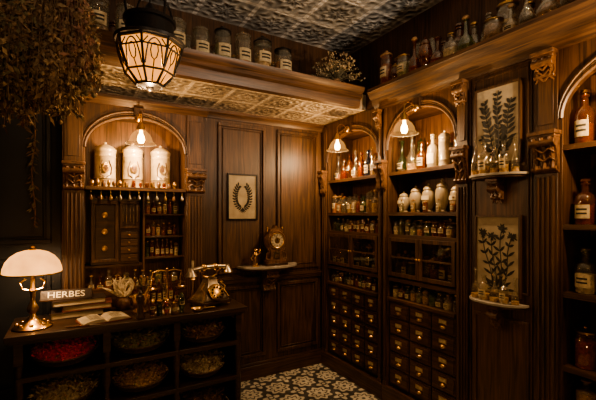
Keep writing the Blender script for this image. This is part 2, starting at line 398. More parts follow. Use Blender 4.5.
b.box(-2.08,-1.76,.07,dep-.012,1.14,1.62,woodd); fr(b,-2.075,-1.90,1.16,1.6,.07,woodz,.022,.014,0)
fr(b,-1.89,-1.765,1.40,1.6,.07,woodz,.018,.014,0)
for k in range(4): b.box(-1.885,-1.77,.06,.07,1.16+k*.056,1.208+k*.056,woodx); b.sph((-1.828,.054,1.184+k*.056),.007,brass)
b.box(-2.05,-1.925,.062,.068,1.18,1.57,woodd)
for k in range(3): b.lathe([(.0,0),(.022,.004),(.0,.008)],(-1.99,.06,1.26+k*.12),brass,10,axis=(0,-1,0))
for k in range(5): b.tube([(-1.87+k*.024,.055,1.58),(-1.87+k*.024,.05,1.45-.02*(k%2))],.003,silver,5)
b.box(-2.115,-1.735,.07,dep-.012,1.12,1.138,woodx)
pilaster(b,X0,a,0,2.29,0,woodz,1.67,1.86); pilaster(b,c,X1,0,2.29,0,woodz,1.67,1.86)
b.done(.002)

# ---------------------------------------------------------------- bottles
P={
'round':[(0,0),(.92,0),(1,.03),(1,.52),(.85,.64),(.36,.72),(.32,.86),(.46,.88),(.46,.91),(0,.91)],
'jar':[(0,0),(.95,0),(1,.03),(1,.7),(.84,.78),(.84,.83),(0,.83)],
'urn':[(0,0),(.62,0),(.7,.03),(.55,.08),(.92,.3),(1,.52),(.86,.68),(.68,.74),(.72,.77),(0,.77)],
'flask':[(0,0),(.7,0),(.98,.12),(.98,.26),(.7,.42),(.28,.52),(.22,.84),(.4,.88),(0,.88)],
'can':[(0,0),(1,0),(1,.02),(.96,.03),(.96,.18),(1,.19),(.96,.2),(.96,.66),(1,.67),(.96,.68),(.96,.76),(1,.77),(1,.80),(0,.80)],
}
L={
'round':[(.26,.9),(.28,.93),(.5,.95),(.45,1.0),(0,1.02)],
'jar':[(0,.825),(.95,.83),(.95,.87),(.5,.92),(.16,.94),(.24,.97),(0,1.0)],
'urn':[(.78,.765),(.76,.80),(.5,.88),(.14,.92),(.2,.96),(0,1.0)],
'flask':[(.2,.87),(.25,.9),(.5,.93),(.36,.98),(0,1.0)],
'can':[(1.02,.80),(1.02,.83),(.7,.90),(.25,.945),(.12,.95),(.17,.985),(0,1.0)],
}
def bottle(b,x,y,z,r,h,kind,m,lab=True,fill=None,lid=None,fl_=None,seg=14):
    b.lathe([(q*r,w*h) for q,w in P[kind]],(x,y,z+.0005),m,seg)
    b.lathe([(q*r,w*h) for q,w in L[kind]],(x,y,z+.0005),lid or m,seg)
    isg=m in (gl_clear,gl_amber,gl_green,gl_blue)
    if isg and fill is not None and kind!='urn':
        t={'round':.5,'jar':.68,'flask':.26,'can':.6}[kind]*(fl_ or U(.7,1))
        b.lathe([(0,.01*h),(r*.9,.012*h),(r*.9,t*h),(0,t*h+.004)],(x,y,z),fill,10)
    if lab:
        z0,z1={'round':(.14,.44),'jar':(.24,.52),'urn':(.42,.56),'flask':(.1,.28),'can':(.3,.55)}[kind]
        vs=[];n=6;rr=r*(1.03)
        for i in range(n+1):
            an=-pi/2+(-.75+1.5*i/n); vs+=[(x+rr*math.cos(an),y+rr*math.sin(an),z+z0*h),(x+rr*math.cos(an),y+rr*math.sin(an),z+z1*h)]
        b.add(vs,[(2*i,2*i+2,2*i+3,2*i+1) for i in range(n)],label if m not in (cream,enamel) else gold,True)
        if m not in (cream,enamel):
            for k in (.3,.6):
                zz=z+(z0+(z1-z0)*k)*h; r2=r*1.045
                vs=[]
                for i in range(5):
                    an=-pi/2+(-.5+1.0*i/4); vs+=[(x+r2*math.cos(an),y+r2*math.sin(an),zz),(x+r2*math.cos(an),y+r2*math.sin(an),zz+.04*h)]
                b.add(vs,[(2*i,2*i+2,2*i+3,2*i+1) for i in range(4)],ink,True)
def row(name,M,x0,x1,y,z,hmin,hmax,rmin,rmax,kinds,ms,lab=.6,two=False,gap=.003):
    b=B(name,M); 
    for yy in ((y,y+.085,y+.16) if two else (y,)):
        x=x0
        while True:
            r=U(rmin,rmax)
            if x+2*r>x1: break
            k=random.choice(kinds); m=random.choice(ms)
            bottle(b,x+r,yy+U(-.004,.004),z,r,U(hmin,hmax),k,m,R()<lab,random.choice(cont),random.choice([None,cork,brass]) if k!='can' else None)
            x+=2*r+gap*U(.4,2)
    return b.done()
g=bott
for (a,c) in ((.12,.825),(.965,1.575)):
    first=a<.5
    b=B('apothecary_bottles',RW); n=8 if first else 6
    for i in range(n):
        x=a+(c-a)*(i+.5)/n; 
        if first: spec=[('flask',gl_clear,.04,.25),('round',gl_amber,.036,.2),('urn',gl_amber,.038,.2),('flask',gl_clear,.04,.27),('round',gl_amber,.036,.23),('round',gl_blue,.036,.24),('jar',gl_clear,.04,.2),('round',gl_green,.036,.22)][i]
        else: spec=[('flask',gl_green,.042,.26),('flask',gl_clear,.045,.31),('round',gl_amber,.038,.21),('round',cream,.042,.25),('can',cream,.042,.26),('round',gl_amber,.032,.19)][i]
        bottle(b,x,.09,1.84,spec[2],spec[3],spec[0],spec[1],i%3!=1,random.choice(cont))
    for i in range(n+2):
        x=a+.03+(c-a-.06)*(i+.5)/(n+2); bottle(b,x,.21,1.84,U(.024,.03),U(.2,.3),random.choice(['round','flask','jar']),random.choice(g),True,random.choice(cont))
    b.done()
    if first: row('apothecary_bottles',RW,a,c,.06,1.52,.14,.2,.03,.042,['round','jar'],g,two=True)
    else:
        b=B('porcelain_jars',RW)
        for i in range(5): 
            x=a+(c-a)*(i+.5)/5; bottle(b,x,.10,1.52,.050,[.17,.21,.22,.24,.2][i],'urn',cream,i%2==0)
        for i in range(5):
            x=a+.035+(c-a)*(i+.3)/5.2; bottle(b,x+.03,.035,1.52,.019,U(.07,.11),random.choice(['round','jar']),random.choice([gl_amber,gl_clear]),True,random.choice(cont),cork)
        b.done()
    row('apothecary_bottles',RW,a,c,.06,1.345,.1,.14,.024,.034,['round','jar','round'],g,two=True)
    row('apothecary_bottles',RW,a,c,.07,1.0,.14,.25,.026,.038,['round','jar'],g,two=True)
    row('apothecary_bottles',RW,a,c,.05,.845,.1,.13,.022,.032,['round','jar','round'],g,two=True)
for z,h0,h1 in ((1.86,.2,.29),(1.45,.22,.3),(1.1,.2,.28),(.72,.2,.28),(.525,.1,.15)):
    row('apothecary_bottles',RW,2.24,2.9,.085,z,h0,h1,.036,.05,['round','jar','round'],[gl_amber,gl_clear,gl_amber])
row('ledge_bottles',RW,.90,1.75,-.02,2.525,.16,.30,.04,.065,['round','jar','flask','urn'],[gl_clear,gl_amber,gl_clear,gl_green],.35)
row('ledge_bottles',RW,1.8,2.9,-.02,2.525,.14,.26,.035,.06,['round','jar','flask'],[gl_clear,gl_amber,gl_clear],.35)
row('ledge_bottles',RW,.85,2.9,.15,2.525,.2,.34,.05,.07,['round','jar'],[gl_clear,gl_amber,gl_clear],.35)
b=B('herb_jars')
x=-2.7
while x<-.62:
    r=U(.06,.078); bottle(b,x,-.60+U(-.01,.01),2.55,r,U(.26,.32),random.choice(['jar','jar','can']),gl_clear,True,random.choice([cont[0],cont[1],cont[2],cont[3],cont[5]]),random.choice((None,None,iron)),U(.5,.9),20); x+=2*r+.03
b.done()
row('herb_jars',T(0,0,0),-2.6,-.55,-.35,2.54,.24,.32,.05,.07,['jar','round'],[gl_clear,gl_amber])
b=B('enamel_jars',BC)
for x,h in ((-1.985,.33),(-1.80,.34),(-1.60,.34)):
    bottle(b,x,.09,1.70,.073,h,'can',enamel,False,seg=28)
    yy=.09-.074
    b.lathe([(0,0),(.022,.002),(.024,.004),(.0,.006)],(x,yy,1.70+h*.42),brass,12,axis=(0,-1,0),sy=1.5)
    b.lathe([(0,0),(.014,.006),(.0,.009)],(x,yy,1.70+h*.42),carve,10,axis=(0,-1,0),sy=1.5)
    for s in (-1,1): b.tube([(x+s*.006,yy-.002,1.70+h*.22),(x+s*.034,yy+.006,1.70+h*.28),(x+s*.038,yy+.009,1.70+h*.42),(x+s*.022,yy+.002,1.70+h*.58)],.0028,carve,5)
b.done()
row('small_brass_pots',BC,-2.09,-1.46,-.008,1.70,.04,.06,.012,.018,['urn','jar'],[brass,gl_amber,carve],0,gap=.01)
for z in (1.51,1.34,1.18): row('specimen_bottles',BC,-1.71,-1.445,.11,z,.09,.14,.014,.022,['round','jar'],g)
row('specimen_bottles',BC,-2.10,-1.45,.03,.98,.08,.13,.02,.03,['round','jar','flask'],g,.7)
row('specimen_bottles',BC,-2.07,-1.77,.10,1.621,.03,.045,.01,.016,['round','jar'],g,0)
b=B('hanging_measuring_cups',BC)
for i in range(11):
    x=-2.08+i*.062; b.tube([(x,-.012,1.675),(x,-.012,1.64)],.002,brass,4); b.lathe([(.005,0),(.014,-.022),(.010,-.035),(0,-.037)],(x,-.012,1.642),random.choice([brass,silver,carve]),8)
b.done()

# ---------------------------------------------------------------- lamps
def sconce(M,cx,z,y,e):
    b=B('sconce_lamp',M)
    b.lathe([(0,0),(.03,0),(.026,.012),(.012,.02),(0,.02)],(cx,y-.008,z+.17),brass,12,axis=(0,-1,0))
    pts=[(cx,y-.01,z+.17),(cx,y-.05,z+.2),(cx,y-.09,z+.2),(cx,y-.12,z+.17),(cx,y-.12,z+.12)]
    b.tube(pts,.006,brass,8)
    b.lathe([(0,.125),(.012,.12),(.02,.10),(.03,.075),(.03,.06),(0,.06)],(cx,y-.12,z),brass,12)
    b.lathe([(.028,.07),(.035,.058),(.055,.04),(.07,.015),(.076,-.01),(.086,-.024),(.100,-.032)],(cx,y-.12,z),frost,24)
    b.tube([(cx+.100*math.cos(t*pi/12),y-.12+.100*math.sin(t*pi/12),z-.032) for t in range(25)],.0022,gl_clear,5)
    b.lathe([(0,-.03),(.016,-.025),(.025,-.006),(.022,.018),(.012,.04),(.01,.06)],(cx,y-.12,z),bulb,12)
    o=b.done()
    p=M@Vector((cx,y-.12,z-.055)); light('sconce_bulb_light',p,e,rad=.02,parent=o)
sconce(RW,.47,2.11,-.03,15); sconce(RW,1.27,2.11,-.03,17); sconce(RW,2.57,2.1,-.03,17); sconce(BC,-1.775,2.03,-.03,15)

LX,LY=-1.85,-1.2
b=B('hanging_lantern')
S=8; r0=pi/8
b.lathe([(.148,2.35),(.143,2.31),(.11,2.21),(.058,2.155)],(LX,LY,0),shadeg,S,smooth=False,rot0=r0)
prof=[(.156,2.35),(.15,2.305),(.116,2.205),(.062,2.15)]
for k in range(S):
    an=2*pi*k/S+r0; b.tube([(LX+r*math.cos(an),LY+r*math.sin(an),z) for r,z in prof],.006,iron,6)
    a2=an+2*pi/S
    def pp(u,v):
        i=min(2,int(v*3)); f=v*3-i; r=prof[i][0]*(1-f)+prof[i+1][0]*f; z=prof[i][1]*(1-f)+prof[i+1][1]*f
        return (LX+r*(math.cos(an)*(1-u)+math.cos(a2)*u),LY+r*(math.sin(an)*(1-u)+math.sin(a2)*u),z)
    b.tube([pp(.08+.84*t/10,.62-.5*math.sin(pi*t/10)) for t in range(11)],.0038,iron,5)
    b.tube([pp(.5,.55),pp(.5,.97)],.003,iron,5)
    b.tube([pp(.5+.16*math.cos(t*pi/4),.42+.13*math.sin(t*pi/4)) for t in range(9)],.003,iron,5)
    b.tube([pp(.06,.30),pp(.24,.10)],.003,iron,5); b.tube([pp(.94,.30),pp(.76,.10)],.003,iron,5)
    for r,z,rr in ((.156,2.35,.009),(.15,2.305,.004),(.116,2.205,.005),(.062,2.15,.009)):
        b.tube([(LX+r*math.cos(an),LY+r*math.sin(an),z),(LX+r*math.cos(a2),LY+r*math.sin(a2),z)],rr,iron,6)
b.lathe([(0,2.12),(.012,2.125),(.02,2.14),(.066,2.15),(.0,2.155)],(LX,LY,0),iron,12)
b.lathe([(.162,2.355),(.168,2.367),(.145,2.38),(.115,2.39),(.115,2.455),(.125,2.46),(.125,2.475),(.06,2.50),(.03,2.53),(.012,2.56),(0,2.56)],(LX,LY,0),iron,24)
for k in range(4):
    an=k*pi/2+.4; pts=[]
    for t in range(9):
        rr=.12-.1*(t/8)+.05*math.sin(pi*t/8); pts.append((LX+rr*math.cos(an),LY+rr*math.sin(an),2.47+.2*t/8))
    b.tube(pts,.006,iron,6)
for k in range(18):
    z=2.57+k*.036; v=(.010,0) if k%2 else (0,.010)
    b.tube([(LX+v[0]*math.cos(t*pi/4),LY+v[1]*math.cos(t*pi/4),z+.022*math.sin(t*pi/4)) for t in range(9)],.0028,iron,5)
b.lathe([(0,3.17),(.03,3.17),(.05,3.199),(0,3.199)],(LX,LY,0),iron,12)
o=b.done(); light('lantern_light',(LX,LY,2.27),24,(1,.6,.27),.02,o); light('lantern_low_light',(LX,LY,2.09),8,(1,.6,.27),.01,o)

b=B('added_fill_pendant'); QX,QY=-1.5,-3.9  # unseen pendant added behind the camera as frontal fill light
b.tube([(QX,QY,3.2),(QX,QY,2.66)],.006,iron); b.lathe([(0,2.69),(.05,2.68),(.055,2.64),(0,2.63)],(QX,QY,0),brass,18); b.sph((QX,QY,2.51),.14,opal,20,1,12)
o=b.done(); light('pendant_fill_light',(QX,QY,2.51),20,(1,.7,.43),.12,o)
for (tx,ty,e,tg) in ((-.45,-3.3,115,(-.9,-1.2,3.2)),(-2.65,-3.75,35,(-1.6,-1.9,3.2))):
    b=B('added_fill_torchiere')  # unseen uplighter added to brighten the ceiling
    b.lathe([(0,0),(.14,0),(.14,.015),(.03,.04),(.014,.08),(.014,1.55),(.03,1.6),(0,1.6)],(tx,ty,0),brass,18)
    b.lathe([(.0,1.6),(.09,1.63),(.15,1.69),(.17,1.74),(.165,1.74),(.085,1.64),(.0,1.61)],(tx,ty,0),brass,22)
    b.sph((tx,ty,1.70),.04,opal,14)
    o=b.done(); light('torchiere_fill_light',(tx,ty,1.77),e,(1,.8,.6),.06,o,math.radians(78),tg)
b=B('added_fill_globe'); tx,ty=-2.15,-3.75  # low globe added behind the camera to brighten the herb baskets
b.lathe([(0,0),(.13,0),(.13,.015),(.03,.04),(.012,.08),(.012,.68),(.04,.7),(0,.7)],(tx,ty,0),brass,18); b.sph((tx,ty,.8),.1,opal,18,1,10)
o=b.done(); light('globe_fill_light',(tx,ty,.8),28,(1,.72,.45),.09,o)

# ---------------------------------------------------------------- desk
b=B('display_counter_desk')
x0,x1,y0,y1,zt=-2.5,-1.117,-.72,-.25,.85
b.box(x0,x1,y0,y1,zt-.03,zt,woodd); b.box(x0+.015,x1-.015,y0+.012,y1,zt-.045,zt-.03,woodd)
b.box(x0+.04,x1-.04,y0+.035,y0+.055,zt-.06,zt-.045,woodd); b.box(x0+.04,x1-.04,y1-.03,y1-.01,.1,zt-.045,woodd)
def leg(cx,cy):
    b.box(cx-.022,cx+.022,cy-.022,cy+.022,zt-.17,zt-.045,woodd)
    b.lathe([(0,0),(.018,0),(.024,.03),(.014,.07),(.022,.12),(.024,.3),(.016,.45),(.024,.5),(.024,.58),(.018,.62),(.024,.68),(0,.68)],(cx,cy,0),woodd,12)
for cx in (-2.44,-2.01,-1.60,-1.175): leg(cx,y0+.05); leg(cx,y1-.04)
BZ=(.605,.36,.10)
for z in BZ:
    b.box(x0+.05,x1-.05,y0+.05,y1-.02,z-.018,z,woodd); b.box(x0+.05,x1-.05,y0+.03,y0+.05,z-.022,z+.008,woodd)
b.box(x1-.065,x1-.05,y0+.06,y1-.03,.12,.75,woodd); b.box(x0+.05,x0+.065,y0+.06,y1-.03,.12,.75,woodd)
b.done(.002)
binmats=[[red,cont[2],cont[1]],[cont[4],cont[0],cont[4]],[cont[4],cont[0],cont[1]]]
for j,z in enumerate(BZ):
    for i,cx in enumerate((-2.225,-1.80,-1.39)):
        b=B('herb_basket'); rx=.172 if i!=2 else .158; ry=.135; m=binmats[j][i]; cy=-.50
        b.M=T(cx,cy-.13,z+.001)@Matrix.Rotation(.30,4,'X')@T(-cx,-cy+.13,-z)
        b.lathe([(0,.002),(.85,.002),(.97,.03),(1.03,.052),(1.06,.058),(1.03,.064),(.97,.058),(.9,.04),(0,.035)],(cx,cy,z),wick,24,sx=rx,sy=ry)
        for k in range(2): b.lathe([(.90+.05*k,.010+.02*k),(.94+.05*k,.016+.02*k),(.91+.05*k,.024+.02*k)],(cx,cy,z),wick,24,sx=rx,sy=ry)
        b.lathe([(.95,.045),(.7,.08),(.4,.10),(0,.11)],(cx,cy,z),m,20,sx=rx,sy=ry)
        for k in range(480):
            an=U(0,2*pi); q=math.sqrt(R())*.99; hz=.048+.065*(1-q*q)**.8+U(0,.008)
            mm=m if R()<.7 else (random.choice(cont) if m is not red else cont[3])
            if m is red or (m is cont[0]): b.octa((cx+q*rx*math.cos(an),cy+q*ry*math.sin(an),z+hz+.003),U(.006,.011),mm)
            else: b.leaf((cx+q*rx*math.cos(an),cy+q*ry*math.sin(an),z+hz),(U(-1,1),U(-1,1),U(.0,.8)),U(.018,.045),.006,mm)
        b.done()

lx,ly=-2.385,-.55
b=B('table_lamp')
b.lathe([(0,0),(.095,0),(.1,.008),(.085,.02),(.06,.03),(.035,.045),(.02,.06),(.014,.08),(.026,.095),(.03,.115),(.016,.14),(.011,.16),(.013,.2),(.022,.215),(.012,.23),(.01,.30),(0,.30)],(lx,ly,.85),brass,20)
for k in range(8):
    an=k*pi/4; b.sph((lx+.075*math.cos(an),ly+.075*math.sin(an),.872),.012,brass,6)
b.tube([(lx,ly,1.06),(lx+.05,ly,1.075),(lx+.06,ly,1.11),(lx+.035,ly,1.13)],.004,brass); b.tube([(lx,ly,1.06),(lx-.05,ly,1.075),(lx-.06,ly,1.11),(lx-.035,ly,1.13)],.004,brass)
b.lathe([(.138,1.165),(.146,1.172),(.144,1.195),(.132,1.23),(.108,1.262),(.075,1.285),(.04,1.296),(.02,1.298)],(lx,ly,0),milk,32)
b.lathe([(.02,1.297),(.022,1.301),(.01,1.31),(.012,1.32),(0,1.325)],(lx,ly,0),brass,10)
b.tube([(lx+.141*math.cos(t*pi/12),ly+.141*math.sin(t*pi/12),1.165) for t in range(25)],.004,brass,6)
for k in range(3):
    an=k*2*pi/3; b.tube([(lx,ly,1.15),(lx+.14*math.cos(an),ly+.14*math.sin(an),1.165)],.003,brass,5)
o=b.done(); light('table_lamp_light',(lx,ly,1.13),8,(1,.62,.32),.03,o)

def book(b,c,w,d,h,rz,m):
    Rm=Matrix.Rotation(rz,3,'Z'); c=Vector(c)
    b.cbox(c+Vector((0,0,.002)),(w,d,.004),m,Rm); b.cbox(c+Vector((0,0,h-.002)),(w,d,.004),m,Rm)
    b.cbox(c+Rm@Vector((0,.003,h/2)),(w-.012,d-.012,h-.008),paper,Rm)
    b.cbox(c+Rm@Vector((-w/2+.002,0,h/2)),(.005,d,h),m,Rm)
b=B('book_stack')
book(b,(-2.16,-.355,.8505),.30,.17,.04,.03,book1); book(b,(-2.10,-.355,.8915),.28,.16,.035,-.05,book2); 
book(b,(-2.15,-.355,.9275),.30,.165,.035,.04,book1)
b.done()
def text_to(b,txt,size,M,m,ext=.0012):
    cu=bpy.data.curves.new('t','FONT'); cu.body=txt; cu.size=size; cu.extrude=ext; cu.align_x='CENTER'; cu.align_y='CENTER'
    ob=bpy.data.objects.new('t',cu); scn.collection.objects.link(ob)
    bpy.context.view_layer.update(); me=ob.to_mesh()
    b.add([tuple(M@v.co) for v in me.vertices],[tuple(p.vertices) for p in me.polygons],m)
    ob.to_mesh_clear(); bpy.data.objects.remove(ob)
b=B('name_plaque')
Ms=T(-2.215,-.365,.9635)@Matrix.Rotation(-.14,4,'Z')
b.M=Ms; b.prism([(-.05,0),(.045,0),(.045,.015),(-.02,.062),(-.032,.062)],'x',-.14,.14,book1)
b.box(-.145,.145,-.053,.05,0,.007,woodd)
b.M=Matrix(); text_to(b,'HERBES',.052,Ms@T(0,-.045,.034)@Matrix.Rotation(pi/2-.28,4,'X')@Matrix.Diagonal((1.2,1,1,1)),gold)
b.done()
b=B('open_ledger'); b.M=T(-2.02,-.585,.851)@Matrix.Rotation(.2,4,'Z')
b.box(-.14,.14,-.085,.085,0,.006,book2)
for sx in (-1,1):
    b.prism([(0,.006),(sx*.02,.024),(sx*.06,.027),(sx*.10,.020),(sx*.132,.012),(sx*.132,.006)],'y',-.08,.08,paper)
    for k in range(9): b.cbox((sx*.06,-.06+k*.015,.0272),(.06,.002,.0008),ink)
b.done()
b=B('loose_papers')
for k in range(4):
    b.cbox((-1.66+.02*k,-.57+.010*k,.8512+.0014*k),(.11,.07,.001),paper,Matrix.Rotation(.3*k-.4,3,'Z'))
b.done()
b=B('letter_opener'); b.tube([(-2.22,-.66,.856),(-2.10,-.69,.856)],[.005,.005],carve,6); b.tube([(-2.10,-.69,.856),(-2.02,-.708,.856)],[.005,.001],silver,6); b.done()
b=B('brass_scoop'); b.lathe([(.0,.0),(.022,.004),(.03,.02),(.03,.024),(.020,.008),(0,.004)],(-1.46,-.67,.851),brass,14,sx=1.4); b.tube([(-1.42,-.67,.870),(-1.34,-.665,.866)],.004,brass,6); b.done()
b=B('mortar_and_pestle'); mx_,my_=-1.80,-.50
b.lathe([(0,0),(.045,0),(.05,.01),(.03,.025),(.045,.05),(.062,.1),(.066,.11),(.056,.11),(.04,.06),(0,.045)],(mx_,my_,.851),brass,20)
b.tube([(mx_+.01,my_,.905),(mx_+.03,my_-.01,.96),(mx_+.06,my_-.02,1.02)],[.016,.008,.012],brass,8); b.done()
b=B('dried_root_pot'); vx,vy=-1.89,-.35
b.lathe([(0,0),(.035,0),(.05,.03),(.045,.06),(.03,.08),(.034,.09),(.028,.09),(0,.07)],(vx,vy,.851),carve,18)
for k in range(12):
    p=Vector((vx+U(-.012,.012),vy+U(-.01,.01),.92)); d=Vector((U(-.6,.6),U(-.15,.15),1)); pts=[p]
    for q in range(5): d+=Vector((U(-.6,.6),U(-.15,.15),U(-.2,.1))); p=p+d.normalized()*.032; pts.append(p)
    b.tube(pts,[.010,.013,.011,.011,.008,.003],cont[4],6)
b.done()
b=B('pepper_mill'); b.lathe([(0,0),(.028,0),(.03,.01),(.018,.03),(.022,.05),(.014,.075),(.02,.10),(.026,.12),(.024,.14),(.01,.15),(.014,.16),(.008,.175),(0,.18)],(-1.82,-.655,.8505),woodd,16); b.done()
row('desk_bottles',T(0,0,0),-1.77,-1.5,-.65,.85,.08,.14,.018,.026,['round','jar','urn'],g+[brass,carve])
row('desk_bottles',T(0,0,0),-1.30,-1.15,-.31,.85,.12,.2,.02,.028,['round','jar'],g)
row('desk_bottles',T(0,0,0),-1.82,-1.48,-.275,.85,.14,.22,.017,.021,['round','flask','jar'],g)
b=B('balance_scale'); sx,sy=-1.60,-.375; z=.8505
b.lathe([(0,0),(.06,0),(.062,.008),(.04,.016),(.015,.03),(.008,.05),(.012,.1),(.006,.13),(.006,.25),(.012,.26),(0,.275)],(sx,sy,z),brass,16)
b.tube([(sx-.1,sy,z+.24),(sx-.05,sy,z+.252),(sx,sy,z+.245),(sx+.05,sy,z+.252),(sx+.1,sy,z+.24)],.005,brass)
for s in (-1,1):
    for q in range(3):
        an=q*2*pi/3; b.tube([(sx+s*.1,sy,z+.24),(sx+s*.1+.035*math.cos(an),sy+.035*math.sin(an),z+.12)],.0015,brass,4)
    b.lathe([(0,.105),(.025,.11),(.040,.125),(.037,.125),(.024,.113),(0,.108)],(sx+s*.1,sy,z),brass,16)
b.done()
b=B('antique_telephone'); b.M=T(-1.335,-.53,.8505)@Matrix.Rotation(.3,4,'Z')@Matrix.Scale(1.18,4)
for a_ in (-1,1):
    for c_ in (-1,1): b.sph((a_*.085,c_*.07,.012),.012,brass)
b.box(-.1,.1,-.085,.085,.02,.034,woodd); b.box(-.09,.09,-.075,.075,.034,.045,silver)
b.lathe([(.105,.045),(.1,.06),(.08,.085),(.06,.12),(.045,.145),(.04,.16),(.048,.17),(0,.175)],(0,0,0),silver,4,smooth=False,rot0=pi/4)
b.lathe([(0,0),(.05,0),(.052,.006),(.044,.012),(.02,.014),(0,.018)],(0,-.066,.085),brass,20,axis=(0,-.85,.5))
for k in range(10):
    an=k*2*pi/10; b.sph((.034*math.cos(an),-.081+.017*math.sin(an),.090+.029*math.sin(an)),.006,iron,6)
for s in (-1,1):
    b.tube([(s*.09,-.07,.05),(s*.07,-.05,.09),(s*.085,-.04,.11),(s*.055,-.03,.14)],.005,brass,6)
    b.tube([(0,0,.165),(s*.035,0,.175),(s*.055,0,.185),(s*.055,0,.205)],.007,brass,8)
    b.tube([(s*.055,-.03,.222),(s*.055,-.015,.205),(s*.055,.015,.205),(s*.055,.03,.222)],.006,brass,6)
b.tube([(-.12,0,.225),(-.07,0,.230),(0,0,.234),(.07,0,.230),(.12,0,.225)],[.012,.013,.015,.013,.012],silver,10)
for s in (-1,1): 
    b.lathe([(0,.014),(.016,.012),(.02,-.01),(.036,-.03),(.038,-.036),(0,-.03)],(s*.13,0,.225),silver,14)
    b.sph((s*.04,0,.234),.019,brass,8)
pts=[(.09,.03,.05)]+[(.10+.02*math.sin(t*.9)+.004*t,.05+.012*math.cos(t*.9),.012) for t in range(14)]
b.tube(pts,.004,iron,5); b.done()
b=B('brass_candlestick'); b.lathe([(0,0),(.04,0),(.042,.008),(.02,.02),(.01,.04),(.014,.06),(.008,.08),(.01,.15),(.022,.16),(.014,.17),(.014,.19),(0,.19)],(-1.40,-.32,.8505),brass,14); b.lathe([(.0,.19),(.010,.19),(.010,.30),(0,.302)],(-1.40,-.32,.8505),cream,10); b.done()

# ---------------------------------------------------------------- clock + marble shelf
b=B('clock_shelf'); cx=-.635
poly=[(cx-.30,-.026),(cx+.30,-.026)]+[(cx+.30*math.cos(pi*i/16),-.026-.21*math.sin(pi*i/16)) for i in range(1,16)]
b.prism(poly,'z',1.025,1.045,marble); 
poly=[(cx+(x-cx)*.93,-.026+(y+.026)*.93) for x,y in poly]; b.prism(poly,'z',1.01,1.025,woodx)
corbel(b,cx,.80,1.01,.12,-.032,carve,.13)
b.done(.002)
b=B('mantel_clock'); y=-.12; z=1.0455; cx=-.60
b.box(cx-.105,cx+.105,y-.06,y+.06,z,z+.02,woodd); b.box(cx-.09,cx+.09,y-.05,y+.05,z+.02,z+.045,carve)
b.prism([(cx-.065,z+.045),(cx+.065,z+.045),(cx+.055,z+.12),(cx+.075,z+.17),(cx-.075,z+.17),(cx-.055,z+.12)],'y',y-.04,y+.04,carve)
b.box(cx-.035,cx+.035,y-.043,y-.04,z+.055,z+.12,gl_clear); b.lathe([(0,0),(.018,.001),(.018,.004),(0,.005)],(cx,y-.043,z+.08),brass,14,axis=(0,-1,0)); b.tube([(cx,y-.044,z+.14),(cx,y-.044,z+.08)],.0025,brass,4)
b.lathe([(0,0),(.092,0),(.092,.075),(.082,.09),(.072,.088),(0,.088)],(cx,y+.04,z+.225),carve,28,axis=(0,-1,0))
b.lathe([(0,.0885),(.064,.0885),(.064,.091),(0,.092)],(cx,y+.04,z+.225),paper,28,axis=(0,-1,0))
b.lathe([(.064,.088),(.07,.088),(.068,.097),(.062,.092)],(cx,y+.04,z+.225),brass,28,axis=(0,-1,0))
b.lathe([(0,.0922),(.026,.0922),(.026,.0935),(0,.094)],(cx,y+.04,z+.225),brass,20,axis=(0,-1,0))
for k in range(12):
    an=k*pi/6; b.cbox((cx+.05*math.sin(an),y-.0525,z+.225+.05*math.cos(an)),(.004,.002,.016),iron,Matrix.Rotation(an,3,'Y'))
b.tube([(cx,y-.056,z+.225),(cx+.03,y-.056,z+.24)],.0028,iron,4); b.tube([(cx,y-.056,z+.225),(cx-.012,y-.056,z+.27)],.0022,iron,4)
b.prism([(cx-.07,z+.29),(cx+.07,z+.29),(cx+.05,z+.325),(cx+.02,z+.335),(cx,z+.365),(cx-.02,z+.335),(cx-.05,z+.325)],'y',y-.03,y+.03,carve)
for s in (-1,1):
    b.tube([(cx+s*.06,y-.03,z+.05),(cx+s*.1,y-.03,z+.06),(cx+s*.095,y-.03,z+.11),(cx+s*.065,y-.03,z+.12),(cx+s*.085,y-.03,z+.16)],.008,carve,6)
    b.lathe([(0,0),(.01,.0),(.006,.02),(.011,.035),(0,.055)],(cx+s*.075,y,z+.3),brass,8)
b.done(.0015)
b=B('brass_figurine'); x=-.79; b.lathe([(0,0),(.03,0),(.032,.01),(.02,.02),(.024,.03),(.018,.07),(.026,.10),(.012,.125),(0,.125)],(x,-.12,1.0455),brass,12); b.sph((x,-.12,1.185),.018,brass); b.tube([(x-.02,-.12,1.14),(x-.045,-.125,1.12),(x-.04,-.14,1.10)],.006,brass); b.tube([(x+.02,-.12,1.14),(x+.045,-.12,1.16),(x+.04,-.12,1.20)],.006,brass); b.done()

